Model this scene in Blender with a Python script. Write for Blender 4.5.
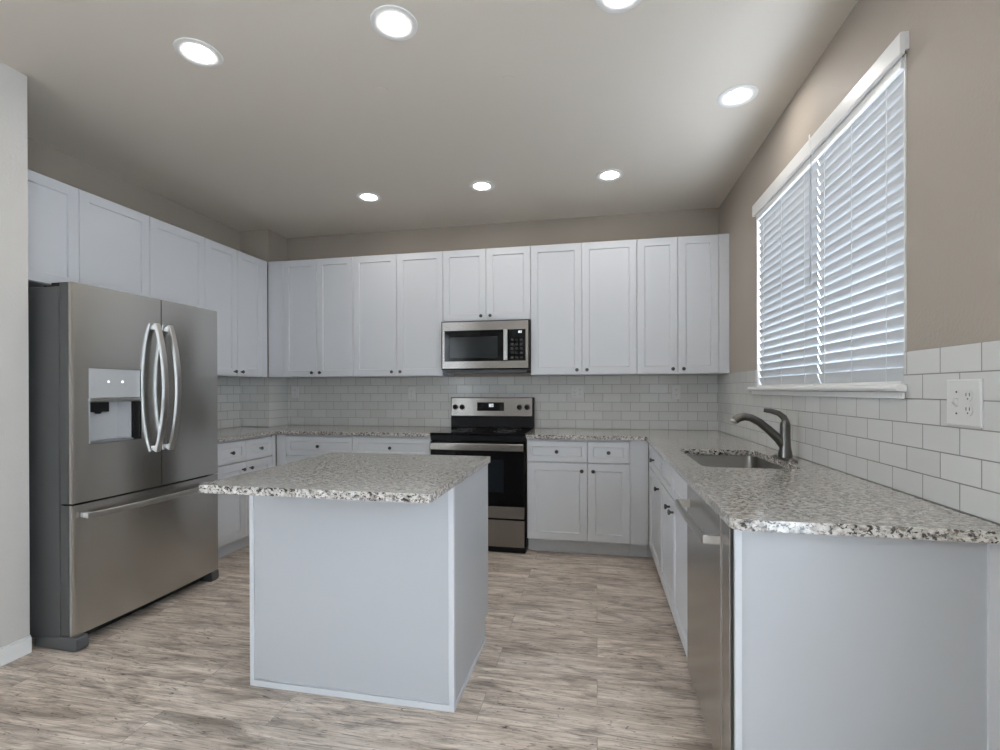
import bpy, bmesh, math
from mathutils import Vector, Matrix
for o in list(bpy.data.objects): bpy.data.objects.remove(o)
SC = bpy.context.scene; COL = SC.collection
PI = math.pi

# ------------------------------------------------------------------ camera, sky, exposure
cam_d = bpy.data.cameras.new('camera'); cam = bpy.data.objects.new('camera', cam_d); COL.objects.link(cam)
F, YAW, PITCH, ROLL, CAMH, CY = 483.2, .1972, -.0023, -.0026, 1.2571, 390.97
cam_d.sensor_fit = 'HORIZONTAL'; cam_d.sensor_width = 36; cam_d.lens = 36 * F / 1000
cam_d.shift_x = 0; cam_d.shift_y = (CY - 375) / 1000
cam_d.clip_start = .02
_f = Vector((-math.sin(YAW) * math.cos(PITCH), math.cos(YAW) * math.cos(PITCH), math.sin(PITCH)))
_r = Vector((math.cos(YAW), math.sin(YAW), 0)); _u = _r.cross(_f)
_r2 = _r * math.cos(ROLL) + _u * math.sin(ROLL); _u2 = -_r * math.sin(ROLL) + _u * math.cos(ROLL)
cam.matrix_world = Matrix(((_r2.x, _u2.x, -_f.x, 0), (_r2.y, _u2.y, -_f.y, 0), (_r2.z, _u2.z, -_f.z, CAMH), (0, 0, 0, 1)))
SC.camera = cam
w = bpy.data.worlds.new('sky'); SC.world = w; w.use_nodes = True
bg = w.node_tree.nodes['Background']; bg.inputs[0].default_value = (.78, .885, 1, 1); bg.inputs[1].default_value = 9.0
LAMP = 80.0                      # radiance of the recessed lamps
vs = SC.view_settings
vs.view_transform = 'Standard'; vs.look = 'None'; vs.gamma = 1; vs.use_curve_mapping = False; vs.exposure = 0.22

# ------------------------------------------------------------------ room measures
D, R, L, H = 4.306, 1.003, -3.320, 2.770      # back wall y, right wall x, left wall x, ceiling
SX, SY = -2.680, 1.836                        # stub wall face and its end
CHX, CHY = L + .301, 4.024                    # boxed chase in the left back corner
CT, CTH = .914, .030                          # worktop height and thickness
UB, UT = 1.379, 2.452                         # wall cabinets
YB = -3.2                                     # wall behind

# ------------------------------------------------------------------ materials
def new_mat(n):
    m = bpy.data.materials.new(n); m.use_nodes = True
    return m, m.node_tree.nodes, m.node_tree.links, m.node_tree.nodes['Principled BSDF']
def setp(p, **k):
    for a, b in k.items():
        q = p.inputs[a.replace('_', ' ')]
        q.default_value = b
def plain(n, c, rough=.5, metal=0, spec=.5, coat=0, bump=0, bscale=200, var=0):
    m, N, K, P = new_mat(n)
    P.inputs['Base Color'].default_value = (*c, 1); P.inputs['Roughness'].default_value = rough
    P.inputs['Metallic'].default_value = metal; P.inputs['Specular IOR Level'].default_value = spec
    P.inputs['Coat Weight'].default_value = coat
    g = N.new('ShaderNodeNewGeometry')
    if bump:
        t = N.new('ShaderNodeTexNoise'); t.inputs['Scale'].default_value = bscale; t.inputs['Detail'].default_value = 3
        K.new(g.outputs['Position'], t.inputs['Vector'])
        b = N.new('ShaderNodeBump'); b.inputs['Strength'].default_value = bump; b.inputs['Distance'].default_value = .004
        K.new(t.outputs['Fac'], b.inputs['Height']); K.new(b.outputs['Normal'], P.inputs['Normal'])
    if var:
        t = N.new('ShaderNodeTexNoise'); t.inputs['Scale'].default_value = 1.7
        K.new(g.outputs['Position'], t.inputs['Vector'])
        r = N.new('ShaderNodeValToRGB')
        r.color_ramp.elements[0].color = (*[v * (1 - var) for v in c], 1); r.color_ramp.elements[1].color = (*[min(1, v * (1 + var)) for v in c], 1)
        K.new(t.outputs['Fac'], r.inputs['Fac']); K.new(r.outputs['Color'], P.inputs['Base Color'])
    return m
M = {}
M['wall'] = plain('taupe_paint', (.40, .352, .300), .6, bump=.35, bscale=90)
M['wall_white'] = plain('pale_paint', (.62, .60, .57), .6, bump=.3, bscale=90)
M['ceiling'] = plain('ceiling_paint', (.71, .655, .585), .55, bump=.1, bscale=60)
M['trim'] = plain('white_trim', (.80, .80, .79), .35)
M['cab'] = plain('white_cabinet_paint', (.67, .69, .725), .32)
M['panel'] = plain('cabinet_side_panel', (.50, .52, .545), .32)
M['cab_in'] = plain('cabinet_box', (.66, .68, .70), .4)
M['dark'] = plain('dark_recess', (.015, .015, .015), .6)
M['blackplastic'] = plain('black_plastic', (.008, .008, .009), .35, spec=.2)
M['blackglass'] = plain('black_glass', (.004, .004, .005), .06, spec=.2)
M['ovenglass'] = plain('oven_window', (.008, .012, .016), .05, spec=.3)
M['mwglass'] = plain('microwave_window', (.02, .024, .026), .12, spec=.3)
M['greyplastic'] = plain('grey_plastic', (.16, .17, .18), .4)
M['footgrey'] = plain('grey_foot', (.10, .105, .11), .35)
M['casegrey'] = plain('fridge_case', (.085, .088, .09), .45, bump=.15, bscale=300)
M['silverplastic'] = plain('silver_plastic', (.55, .57, .59), .3, metal=.3)
M['knob'] = plain('satin_nickel_dark', (.10, .10, .105), .3, metal=.9)
M['faucet'] = plain('brushed_slate_metal', (.17, .165, .155), .28, metal=1)
M['plate'] = plain('outlet_plate', (.67, .67, .65), .3)
M['slot'] = plain('outlet_slot', (.06, .06, .06), .5)
M['sink'] = plain('sink_steel', (.22, .21, .195), .3, metal=1)
def steel(n, axis, c=(.52, .515, .50), rough=.25, aniso=.8):
    m, N, K, P = new_mat(n)
    P.inputs['Metallic'].default_value = 1; P.inputs['Anisotropic'].default_value = aniso; P.inputs['Anisotropic Rotation'].default_value = .25
    g = N.new('ShaderNodeNewGeometry'); mp = N.new('ShaderNodeMapping'); K.new(g.outputs['Position'], mp.inputs['Vector'])
    mp.inputs['Scale'].default_value = {'y': (40, 1.2, 500), 'x': (1.2, 40, 500), 'z': (400, 400, 1.5)}[axis]
    t = N.new('ShaderNodeTexNoise'); t.inputs['Scale'].default_value = 1; t.inputs['Detail'].default_value = 2
    K.new(mp.outputs['Vector'], t.inputs['Vector'])
    r = N.new('ShaderNodeMapRange'); r.inputs['To Min'].default_value = rough - .004; r.inputs['To Max'].default_value = rough + .004
    K.new(t.outputs['Fac'], r.inputs['Value']); K.new(r.outputs['Result'], P.inputs['Roughness'])
    cr = N.new('ShaderNodeValToRGB'); cr.color_ramp.elements[0].color = (*[v * .997 for v in c], 1); cr.color_ramp.elements[1].color = (*[v * 1.003 for v in c], 1)
    K.new(t.outputs['Fac'], cr.inputs['Fac']); K.new(cr.outputs['Color'], P.inputs['Base Color'])
    tg = N.new('ShaderNodeTangent'); tg.direction_type = 'RADIAL'; tg.axis = 'Z'
    K.new(tg.outputs['Tangent'], P.inputs['Tangent'])
    return m
M['steel_y'] = steel('brushed_steel_fridge', 'y')
M['steel_x'] = steel('brushed_steel_range', 'x', (.33, .315, .30), .25)
M['steel_bar'] = plain('satin_steel_bar', (.52, .515, .50), .28, metal=1)

def emis(n, c, s):
    m, N, K, P = new_mat(n)
    P.inputs['Emission Color'].default_value = (*c, 1); P.inputs['Emission Strength'].default_value = s
    P.inputs['Base Color'].default_value = (.8, .8, .8, 1)
    return m
M['lamp'] = emis('lamp_lens', (1, .955, .90), LAMP)
M['digit'] = emis('display_digits', (.85, .95, 1), .8)
M['led'] = emis('small_led', (.9, .95, 1), 2.0)

def granite():
    m, N, K, P = new_mat('speckled_granite')
    P.inputs['Roughness'].default_value = .2; P.inputs['Coat Weight'].default_value = .6; P.inputs['Coat Roughness'].default_value = .1
    g = N.new('ShaderNodeNewGeometry')
    mp = N.new('ShaderNodeMapping'); mp.inputs['Rotation'].default_value = (0, 0, .5); mp.inputs['Scale'].default_value = (1, 1.6, 1.3)
    K.new(g.outputs['Position'], mp.inputs['Vector'])
    def noise(s, d=4, rgh=.6, dist=0):
        t = N.new('ShaderNodeTexNoise'); t.inputs['Scale'].default_value = s; t.inputs['Detail'].default_value = d
        t.inputs['Roughness'].default_value = rgh; t.inputs['Distortion'].default_value = dist
        K.new(mp.outputs['Vector'], t.inputs['Vector']); return t.outputs['Fac']
    def ramp(f, st):
        r = N.new('ShaderNodeValToRGB'); e = r.color_ramp.elements
        while len(e) < len(st): e.new(.5)
        for i, (p, c) in enumerate(st): e[i].position = p; e[i].color = (*c, 1)
        K.new(f, r.inputs['Fac']); return r.outputs['Color']
    def mix(f, a, b):
        x = N.new('ShaderNodeMix'); x.data_type = 'RGBA'; K.new(f, x.inputs[0]); K.new(a, x.inputs[6]); K.new(b, x.inputs[7]); return x.outputs[2]
    base = ramp(noise(48, 5, .65, .4), [(.35, (.20, .18, .16)), (.43, (.40, .37, .335)), (.52, (.56, .535, .50)), (.66, (.72, .70, .66))])
    col = N.new('ShaderNodeRGB'); col.outputs[0].default_value = (.17, .125, .10, 1)
    blk = N.new('ShaderNodeRGB'); blk.outputs[0].default_value = (.018, .017, .018, 1)
    f1 = ramp(noise(62, 3, .6, .3), [(.60, (0, 0, 0)), (.65, (.8, .8, .8))])
    f2 = ramp(noise(78, 3, .65, .5), [(.53, (0, 0, 0)), (.57, (1, 1, 1))])
    big = ramp(noise(9, 2), [(.3, (.5, .5, .5)), (.55, (1, 1, 1))])
    f2b = N.new('ShaderNodeMix'); f2b.data_type = 'RGBA'; f2b.blend_type = 'MULTIPLY'; f2b.inputs[0].default_value = 1
    K.new(f2, f2b.inputs[6]); K.new(big, f2b.inputs[7])
    o = mix(f1, base, col.outputs[0]); o = mix(f2b.outputs[2], o, blk.outputs[0])
    K.new(o, P.inputs['Base Color'])
    return m
M['granite'] = granite()

def tile(n, horiz, off, tw=.1555, gr=.34):
    m, N, K, P = new_mat(n)
    g = N.new('ShaderNodeNewGeometry'); s = N.new('ShaderNodeSeparateXYZ'); K.new(g.outputs['Position'], s.inputs[0])
    def add(sock, v):
        a = N.new('ShaderNodeMath'); a.operation = 'ADD'; K.new(sock, a.inputs[0]); a.inputs[1].default_value = v; return a.outputs[0]
    c = N.new('ShaderNodeCombineXYZ')
    K.new(add(s.outputs['X' if horiz == 'x' else 'Y'], -off + 100 * tw), c.inputs[0]); K.new(add(s.outputs['Z'], -CT - .001), c.inputs[1])
    b = N.new('ShaderNodeTexBrick'); K.new(c.outputs[0], b.inputs['Vector'])
    b.offset = .5; b.offset_frequency = 2
    b.inputs['Scale'].default_value = 1; b.inputs['Brick Width'].default_value = tw; b.inputs['Row Height'].default_value = .0775
    b.inputs['Mortar Size'].default_value = .0021; b.inputs['Mortar Smooth'].default_value = .25; b.inputs['Bias'].default_value = 0
    b.inputs['Color1'].default_value = (.62, .62, .60, 1); b.inputs['Color2'].default_value = (.67, .67, .65, 1); b.inputs['Mortar'].default_value = (gr, gr * .97, gr * .94, 1)
    K.new(b.outputs['Color'], P.inputs['Base Color'])
    r = N.new('ShaderNodeMapRange'); r.inputs['To Min'].default_value = .14; r.inputs['To Max'].default_value = .8
    K.new(b.outputs['Fac'], r.inputs['Value']); K.new(r.outputs['Result'], P.inputs['Roughness'])
    iv = N.new('ShaderNodeMath'); iv.operation = 'SUBTRACT'; iv.inputs[0].default_value = 1; K.new(b.outputs['Fac'], iv.inputs[1])
    bp = N.new('ShaderNodeBump'); bp.inputs['Strength'].default_value = .6; bp.inputs['Distance'].default_value = .002
    K.new(iv.outputs[0], bp.inputs['Height']); K.new(bp.outputs['Normal'], P.inputs['Normal'])
    return m
M['tile_back'] = tile('subway_tile_back', 'x', .053)
M['tile_right'] = tile('subway_tile_side', 'y', 1.652, .1565, .27)

def floor_mat():
    m, N, K, P = new_mat('weathered_vinyl_plank')
    g = N.new('ShaderNodeNewGeometry')
    b = N.new('ShaderNodeTexBrick'); b.offset = .37; b.offset_frequency = 2
    K.new(g.outputs['Position'], b.inputs['Vector'])
    b.inputs['Scale'].default_value = 1; b.inputs['Brick Width'].default_value = 1.22; b.inputs['Row Height'].default_value = .178
    b.inputs['Mortar Size'].default_value = .0012; b.inputs['Mortar Smooth'].default_value = .1
    b.inputs['Color1'].default_value = (0, 0, 0, 1); b.inputs['Color2'].default_value = (1, 1, 1, 1); b.inputs['Mortar'].default_value = (.5, .5, .5, 1)
    # per plank random shift of the grain
    sc = N.new('ShaderNodeVectorMath'); sc.operation = 'SCALE'; sc.inputs['Scale'].default_value = 7.3; K.new(b.outputs['Color'], sc.inputs[0])
    ad = N.new('ShaderNodeVectorMath'); K.new(g.outputs['Position'], ad.inputs[0]); K.new(sc.outputs[0], ad.inputs[1])
    def noise(scale3, s, d, dist=0, rg=.6):
        mp = N.new('ShaderNodeMapping'); mp.inputs['Scale'].default_value = scale3; K.new(ad.outputs[0], mp.inputs['Vector'])
        t = N.new('ShaderNodeTexNoise'); t.inputs['Scale'].default_value = s; t.inputs['Detail'].default_value = d
        t.inputs['Distortion'].default_value = dist; t.inputs['Roughness'].default_value = rg
        K.new(mp.outputs[0], t.inputs['Vector']); return t.outputs['Fac']
    def ramp(f, st):
        r = N.new('ShaderNodeValToRGB'); e = r.color_ramp.elements
        while len(e) < len(st): e.new(.5)
        for i, (p, c) in enumerate(st): e[i].position = p; e[i].color = (*c, 1)
        K.new(f, r.inputs['Fac']); return r.outputs['Color']
    def mul(a, bb, f=1):
        x = N.new('ShaderNodeMix'); x.data_type = 'RGBA'; x.blend_type = 'MULTIPLY'; x.inputs[0].default_value = f
        K.new(a, x.inputs[6]); K.new(bb, x.inputs[7]); return x.outputs[2]
    base = ramp(noise((1, 5, 1), 2.2, 4, .8), [(.3, (.46, .39, .33)), (.48, (.69, .60, .52)), (.68, (.86, .78, .70))])
    grain = ramp(noise((1.1, 17, 1), 3.2, 6, 1.8, .68), [(.32, (.42, .39, .37)), (.45, (.84, .825, .81)), (.58, (1.05, 1.05, 1.05)), (.72, (1.28, 1.28, 1.28))])
    crack = ramp(noise((2.2, 16, 1), 3.5, 5, 2.2, .7), [(.33, (.22, .19, .17)), (.41, (1, 1, 1))])
    pl = ramp(b.outputs['Color'], [(0, (.93, .93, .93)), (1, (1.06, 1.05, 1.04))])
    patch = ramp(noise((.9, 3.2, 1), 2.6, 5, 1.6, .62), [(.36, (.62, .61, .60)), (.50, (1, 1, 1))])
    knot = ramp(noise((3.2, 8, 1), 2.3, 3, 3.5, .6), [(.27, (.25, .21, .18)), (.33, (.85, .84, .83)), (.37, (1, 1, 1))])
    o = mul(mul(mul(mul(mul(base, grain), crack), pl), patch), knot)
    joint = ramp(b.outputs['Fac'], [(0, (1, 1, 1)), (1, (.6, .58, .56))])
    o = mul(o, joint)
    K.new(o, P.inputs['Base Color']); P.inputs['Roughness'].default_value = .42
    bw = N.new('ShaderNodeRGBToBW'); K.new(grain, bw.inputs[0])
    bp = N.new('ShaderNodeBump'); bp.inputs['Strength'].default_value = .25; bp.inputs['Distance'].default_value = .002
    K.new(bw.outputs[0], bp.inputs['Height']); K.new(bp.outputs['Normal'], P.inputs['Normal'])
    return m
M['floor'] = floor_mat()

def slat_mat():
    m, N, K, P = new_mat('blind_slat')
    P.inputs['Base Color'].default_value = (.63, .65, .67, 1); P.inputs['Roughness'].default_value = .4
    tr = N.new('ShaderNodeBsdfTranslucent'); tr.inputs[0].default_value = (.85, .9, .95, 1)
    mx = N.new('ShaderNodeMixShader'); mx.inputs[0].default_value = .02
    out = N['Material Output']; K.new(P.outputs[0], mx.inputs[1]); K.new(tr.outputs[0], mx.inputs[2]); K.new(mx.outputs[0], out.inputs[0])
    return m
M['slat'] = slat_mat()
def glass_mat():
    m, N, K, P = new_mat('window_glass')
    t = N.new('ShaderNodeBsdfTransparent'); gl = N.new('ShaderNodeBsdfGlossy'); gl.inputs['Roughness'].default_value = .02
    mx = N.new('ShaderNodeMixShader'); mx.inputs[0].default_value = .02
    K.new(t.outputs[0], mx.inputs[1]); K.new(gl.outputs[0], mx.inputs[2]); K.new(mx.outputs[0], N['Material Output'].inputs[0])
    return m
M['glass'] = glass_mat()

# ------------------------------------------------------------------ mesh helper
class MB:
    def __init__(s): s.bm = bmesh.new()
    def box(s, x0, x1, y0, y1, z0, z1):
        if x0 > x1: x0, x1 = x1, x0
        if y0 > y1: y0, y1 = y1, y0
        if z0 > z1: z0, z1 = z1, z0
        v = [s.bm.verts.new((x, y, z)) for z in (z0, z1) for y in (y0, y1) for x in (x0, x1)]
        for f in ((0, 2, 3, 1), (4, 5, 7, 6), (0, 1, 5, 4), (2, 6, 7, 3), (0, 4, 6, 2), (1, 3, 7, 5)): s.bm.faces.new([v[i] for i in f])
        return s
    def rings(s, rings, cap=True, closed=True):
        rs = [[s.bm.verts.new(p) for p in r] for r in rings]; n = len(rs[0])
        for a, b in zip(rs, rs[1:]):
            for i in range(n if closed else n - 1): s.bm.faces.new((a[i], a[(i + 1) % n], b[(i + 1) % n], b[i]))
        if cap: s.bm.faces.new(rs[0][::-1]); s.bm.faces.new(rs[-1])
        return s
    def lathe(s, prof, c=(0, 0, 0), axis='z', n=24, cap=True):
        rg = []
        for r, h in prof:
            q = []
            for i in range(n):
                a = 2 * PI * i / n; u, v = r * math.cos(a), r * math.sin(a)
                q.append({'z': (c[0] + u, c[1] + v, c[2] + h), 'x': (c[0] + h, c[1] + u, c[2] + v), 'y': (c[0] + u, c[1] + h, c[2] + v)}[axis])
            rg.append(q)
        return s.rings(rg, cap)
    def sweep(s, path, rx, ry=None, n=12, up=(0, 0, 1), square=False):
        """tube along path; rx across (side), ry along the up-like normal; numbers or lists"""
        P = [Vector(p) for p in path]; m = len(P); up = Vector(up); rg = []
        rx = rx if isinstance(rx, (list, tuple)) else [rx] * m
        ry = rx if ry is None else (ry if isinstance(ry, (list, tuple)) else [ry] * m)
        for i, p in enumerate(P):
            t = (P[min(i + 1, m - 1)] - P[max(i - 1, 0)]).normalized()
            sd = t.cross(up)
            if sd.length < 1e-4: sd = t.cross(Vector((0, 1, 0)))
            sd.normalize(); nn = sd.cross(t).normalized()
            if square:
                k = .75
                pts = [(k, 1), (-k, 1), (-1, k), (-1, -k), (-k, -1), (k, -1), (1, -k), (1, k)]
            else: pts = [(math.cos(2 * PI * j / n), math.sin(2 * PI * j / n)) for j in range(n)]
            rg.append([p + sd * (rx[i] * a) + nn * (ry[i] * b) for a, b in pts])
        return s.rings(rg)
    def prism(s, outer, z0, z1, holes=()):
        """vertical prism with holes"""
        def loop(pts):
            vv = [s.bm.verts.new((x, y, z0)) for x, y in pts]
            return [s.bm.edges.new((vv[i], vv[(i + 1) % len(vv)])) for i in range(len(vv))]
        ed = loop(outer)
        for h in holes: ed += loop(h)
        r = bmesh.ops.triangle_fill(s.bm, use_beauty=True, use_dissolve=False, edges=ed, normal=(0, 0, 1))
        fs = [g for g in r['geom'] if isinstance(g, bmesh.types.BMFace)]
        e = bmesh.ops.extrude_face_region(s.bm, geom=fs)
        bmesh.ops.translate(s.bm, verts=[g for g in e['geom'] if isinstance(g, bmesh.types.BMVert)], vec=(0, 0, z1 - z0))
        return s
    def shaker(s, u0, u1, z0, z1, yf, th=.019, rail=.057, rec=.009, bev=.004):
        """shaker panel in the x-z plane, front facing -y at y=yf"""
        e = .0018
        def q(u0, u1, z0, z1, y): return [(u0, y, z0), (u1, y, z0), (u1, y, z1), (u0, y, z1)]
        r = min(rail, (u1 - u0) * .3, (z1 - z0) * .3)
        a, b, c, d = u0 + r, u1 - r, z0 + r, z1 - r
        return s.rings([q(u0, u1, z0, z1, yf + th), q(u0, u1, z0, z1, yf + e), q(u0 + e, u1 - e, z0 + e, z1 - e, yf),
                        q(a, b, c, d, yf), q(a + bev, b - bev, c + bev, d - bev, yf + rec)])
    def build(s, name, mat, parent=None, origin=None, smooth=False, bevel=0, bang=30, merge=False):
        bm = s.bm
        if merge: bmesh.ops.remove_doubles(bm, verts=bm.verts, dist=1e-5)
        bmesh.ops.recalc_face_normals(bm, faces=bm.faces)
        off = Vector((0, 0, 0))
        if parent is not None:
            if parent.get('_world'): off = Vector(parent['_world'])
        elif origin is not None: off = Vector(origin)
        else:
            xs = [v.co for v in bm.verts]
            off = Vector(((min(c.x for c in xs) + max(c.x for c in xs)) / 2, (min(c.y for c in xs) + max(c.y for c in xs)) / 2, min(c.z for c in xs)))
        bmesh.ops.translate(bm, verts=bm.verts, vec=-off)
        me = bpy.data.meshes.new(name); bm.to_mesh(me); bm.free()
        o = bpy.data.objects.new(name, me); COL.objects.link(o); me.materials.append(mat if not isinstance(mat, str) else M[mat])
        if parent is not None:
            o.parent = parent
            if parent.get('_world') and parent.type == 'MESH': o['_world'] = parent['_world']
            elif parent.get('_world'): o['_world'] = parent['_world']
        else: o.location = off; o['_world'] = tuple(off)
        if smooth:
            for p in me.polygons: p.use_smooth = True
            try: me.set_sharp_from_angle(angle=math.radians(smooth if smooth > 1 else 35))
            except Exception: pass
        if bevel:
            b = o.modifiers.new('bevel', 'BEVEL'); b.width = bevel; b.segments = 2; b.limit_method = 'ANGLE'; b.angle_limit = math.radians(bang)
        return o
def tag(o, label, cat, group=None):
    o['label'] = label; o['category'] = cat
    if group: o['group'] = group
    return o
def struct(o): o['kind'] = 'structure'; return o
def thing(name, loc, label, cat, group=None, rotz=0, world=False):
    o = bpy.data.objects.new(name, None); COL.objects.link(o); o.location = loc; o.rotation_euler = (0, 0, rotz); o.empty_display_size = .1
    if world: o['_world'] = tuple(loc)
    return tag(o, label, cat, group)
def copy_tree(o, parent=None):
    c = o.copy(); COL.objects.link(c); c.parent = parent
    for ch in o.children: copy_tree(ch, c)
    return c
def arc(cx, cy, r, a0, a1, n=6):
    return [(cx + r * math.cos(math.radians(a0 + (a1 - a0) * i / n)), cy + r * math.sin(math.radians(a0 + (a1 - a0) * i / n))) for i in range(n + 1)]
def rrect(x0, x1, y0, y1, r, n=6):
    return arc(x0 + r, y0 + r, r, 180, 270, n) + arc(x1 - r, y0 + r, r, 270, 360, n) + arc(x1 - r, y1 - r, r, 0, 90, n) + arc(x0 + r, y1 - r, r, 90, 180, n)

# ------------------------------------------------------------------ the room
WY0, WY1, WZ0, WZ1 = 1.825, 3.335, 1.272, 2.362        # kitchen window opening
XR = R + 3.2                                           # (room behind the camera is as wide as the kitchen)
struct(MB().box(L - .15, R + .15, YB - .15, D + .15, -.1, 0).build('floor', 'floor'))
struct(MB().box(L - .15, R + .15, YB - .15, D + .15, H, H + .1).build('ceiling', 'ceiling'))
struct(MB().box(L - .15, R + .15, D, D + .15, 0, H).build('wall_back', 'wall'))
struct(MB().box(L - .15, L, SY - .1, D, 0, H).build('wall_left', 'wall'))
NY0, NY1, NZ0, NZ1 = -2.0, -.4, .8, 2.3            # unseen opening behind the camera, added to let daylight in from the left
struct(MB().box(SX - .2, SX, NY1, SY, 0, H).box(L - .15, SX - .2, SY - .35, SY, 0, H).box(SX - .2, SX, YB, NY0, 0, H).box(SX - .2, SX, NY0, NY1, 0, NZ0).box(SX - .2, SX, NY0, NY1, NZ1, H).build('wall_left_stub', 'wall_white'))
w3 = MB().box(SX - .12, SX - .07, NY0, NY1, NZ0, NZ0 + .05).box(SX - .12, SX - .07, NY0, NY1, NZ1 - .05, NZ1)
for y in (NY0, (NY0 + NY1) / 2 - .025, NY1 - .05): w3.box(SX - .12, SX - .07, y, y + .05, NZ0 + .05, NZ1 - .05)
w3 = struct(w3.build('added_window_3', 'trim'))
MB().box(SX - .10, SX - .094, NY0 + .05, NY1 - .05, NZ0 + .05, NZ1 - .05).build('glass_pane', 'glass', w3)
mb = MB()
QY0, QY1, QZ0, QZ1 = -1.5, .20, .30, 2.40          # wide out-of-view window, added so daylight reaches the left cabinets
mb.box(R, R + .15, YB, QY0, 0, H).box(R, R + .15, QY1, WY0, 0, H).box(R, R + .15, QY0, QY1, 0, QZ0).box(R, R + .15, QY0, QY1, QZ1, H).box(R, R + .15, WY1, D, 0, H).box(R, R + .15, WY0, WY1, 0, WZ0).box(R, R + .15, WY0, WY1, WZ1, H)
struct(mb.build('wall_right', 'wall'))
# wall behind the camera
struct(MB().box(L - .15, R + .15, YB - .15, YB, 0, H).build('wall_front', 'wall_white'))
w2 = MB().box(R + .05, R + .10, QY0, QY1, QZ0, QZ0 + .05).box(R + .05, R + .10, QY0, QY1, QZ1 - .05, QZ1)
for y in (QY0, (QY0 + QY1) / 2 - .025, QY1 - .05): w2.box(R + .05, R + .10, y, y + .05, QZ0 + .05, QZ1 - .05)
w2 = struct(w2.build('added_window_2', 'trim'))
MB().box(R + .07, R + .076, QY0 + .05, QY1 - .05, QZ0 + .05, QZ1 - .05).build('glass_pane', 'glass', w2)
struct(MB().box(CHX, L, CHY, D, 0, H).build('wall_chase', 'wall'))
struct(MB().box(SX, SX + .013, YB, SY, 0, .075).box(SX, SX + .008, YB, SY, .075, .083).build('baseboard_left', 'trim', bevel=.002))

# window frame, glass, sill
wf = MB().box(R + .07, R + .12, WY0 + .004, WY1 - .004, WZ0 + .004, WZ0 + .05).box(R + .07, R + .12, WY0 + .004, WY1 - .004, WZ1 - .05, WZ1 - .004)
for y in (WY0 + .004, (WY0 + WY1) / 2 - .025, WY1 - .054): wf.box(R + .07, R + .12, y, y + .05, WZ0 + .05, WZ1 - .05)
wf = struct(wf.build('window_1', 'trim'))
MB().box(R + .09, R + .096, WY0 + .05, WY1 - .05, WZ0 + .05, WZ1 - .05).build('glass_pane', 'glass', wf)
# jamb lining
struct(MB().box(R - .004, R + .068, WY1 - .012, WY1 - .001, WZ0 + .002, WZ1 - .002).box(R - .004, R + .068, WY0 + .001, WY0 + .008, WZ0 + .002, WZ1 - .002).build('trim_1', 'trim'))
sill = MB(); pr = [(R + .068, WZ0), (R - .036, WZ0), (R - .043, WZ0 - .004), (R - .046, WZ0 - .012), (R - .043, WZ0 - .020), (R - .036, WZ0 - .024), (R + .068, WZ0 - .024)]
# nosed board; the part in the opening is narrower than the nose
sill.rings([[(min(x, R - .0125), y, z) for x, z in pr] for y in (1.800, WY0 + .001)])
sill.rings([[(x, y, z) for x, z in pr] for y in (WY0 + .001, WY1 - .001)])
sill.rings([[(min(x, R - .0125), y, z) for x, z in pr] for y in (WY1 - .001, 3.385)])
sill.box(R - .024, R - .0125, 1.81, 3.37, WZ0 - .048, WZ0 - .026)
struct(sill.build('trim_2', 'trim', bevel=.0015))

# ------------------------------------------------------------------ tiled backsplashes (thin tile on the walls)
TT = .009
mb = MB().box(CHX + TT + .001, R - TT - .0015, D - TT, D - .0005, CT + .001, UB - .002)
tag(mb.build('tile_backsplash', 'tile_back'), 'white subway tile backsplash on the back wall behind the range', 'backsplash')
mb = MB().box(R - TT, R - .0005, WY1 + .002, D - .0005, CT + .001, UB)
mb.box(R - TT, R - .0005, WY0 - .0, WY1 + .002, CT + .001, WZ0 - .0005 - .026)
mb.box(R - TT, R - .0005, .9, WY0 - .0, CT + .001, UB)
tag(mb.build('tile_backsplash', 'tile_right'), 'white subway tile backsplash under and beside the window', 'backsplash')
mb = MB().box(L + .0005, L + TT, 2.80, CHY - TT - .0005, CT + .001, UB - .002)
tag(mb.build('tile_backsplash', 'tile_right'), 'narrow strip of white subway tile on the left wall beside the refrigerator', 'backsplash')
mb = MB().box(L + TT + .001, CHX + TT, CHY - TT, CHY - .0005, CT + .001, UB - .002).box(CHX + .0005, CHX + TT, CHY - .0005, D - .0005, CT + .001, UB - .002)
tag(mb.build('tile_backsplash', 'tile_back'), 'white subway tile wrapped around the boxed corner left of the back wall', 'backsplash')

# ------------------------------------------------------------------ knobs, doors, cabinets (local: front faces -y, origin front centre bottom)
def knob(parent, x, y, z, s=1.0):
    k = MB().lathe([(.006, 0), (.006, -.012), (.0085, -.016), (.0135, -.020), (.0145, -.024), (.0125, -.028), (.004, -.030)], (x, y, z), 'y', 16)
    return k.build('knob', 'knob', parent, smooth=40)
DT = .019
def cabinet(name, loc, rotz, width, z0, z1, depth, fronts, label, cat='cabinet', group=None, toe=0, fillers=(), sides=(0, 0)):
    """fronts: (kind, u0, u1, z0, z1, knob_u, knob_z) u measured from the left end; box front at y=0, doors in front of it"""
    t = thing(name, loc, label, cat, group, rotz)
    b = MB().box(.001, width - .001, .0008, depth, z0, z1)
    b.build('body', 'cab_in', t)
    if toe: MB().box(.001, width - .001, .065, depth - .01, .0005, z0 - .0005).build('toe_kick', 'cab', t)
    for kind, u0, u1, a, c, ku, kz in fronts:
        d = MB().shaker(u0 + .0017, u1 - .0017, a, c, -DT, DT - .0005, rail=.057 if kind == 'door' else .040)
        d = d.build('door' if kind == 'door' else ('drawer' if kind == 'drawer' else 'false_front'), 'cab', t)
        if ku is not None: knob(d, ku, -DT, kz)
    for u0, u1 in fillers:
        MB().box(u0 + .001, u1 - .001, -DT + .002, .0004, z0 + .001, z1 - .001).build('filler_strip', 'cab', t)
    return t
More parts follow.
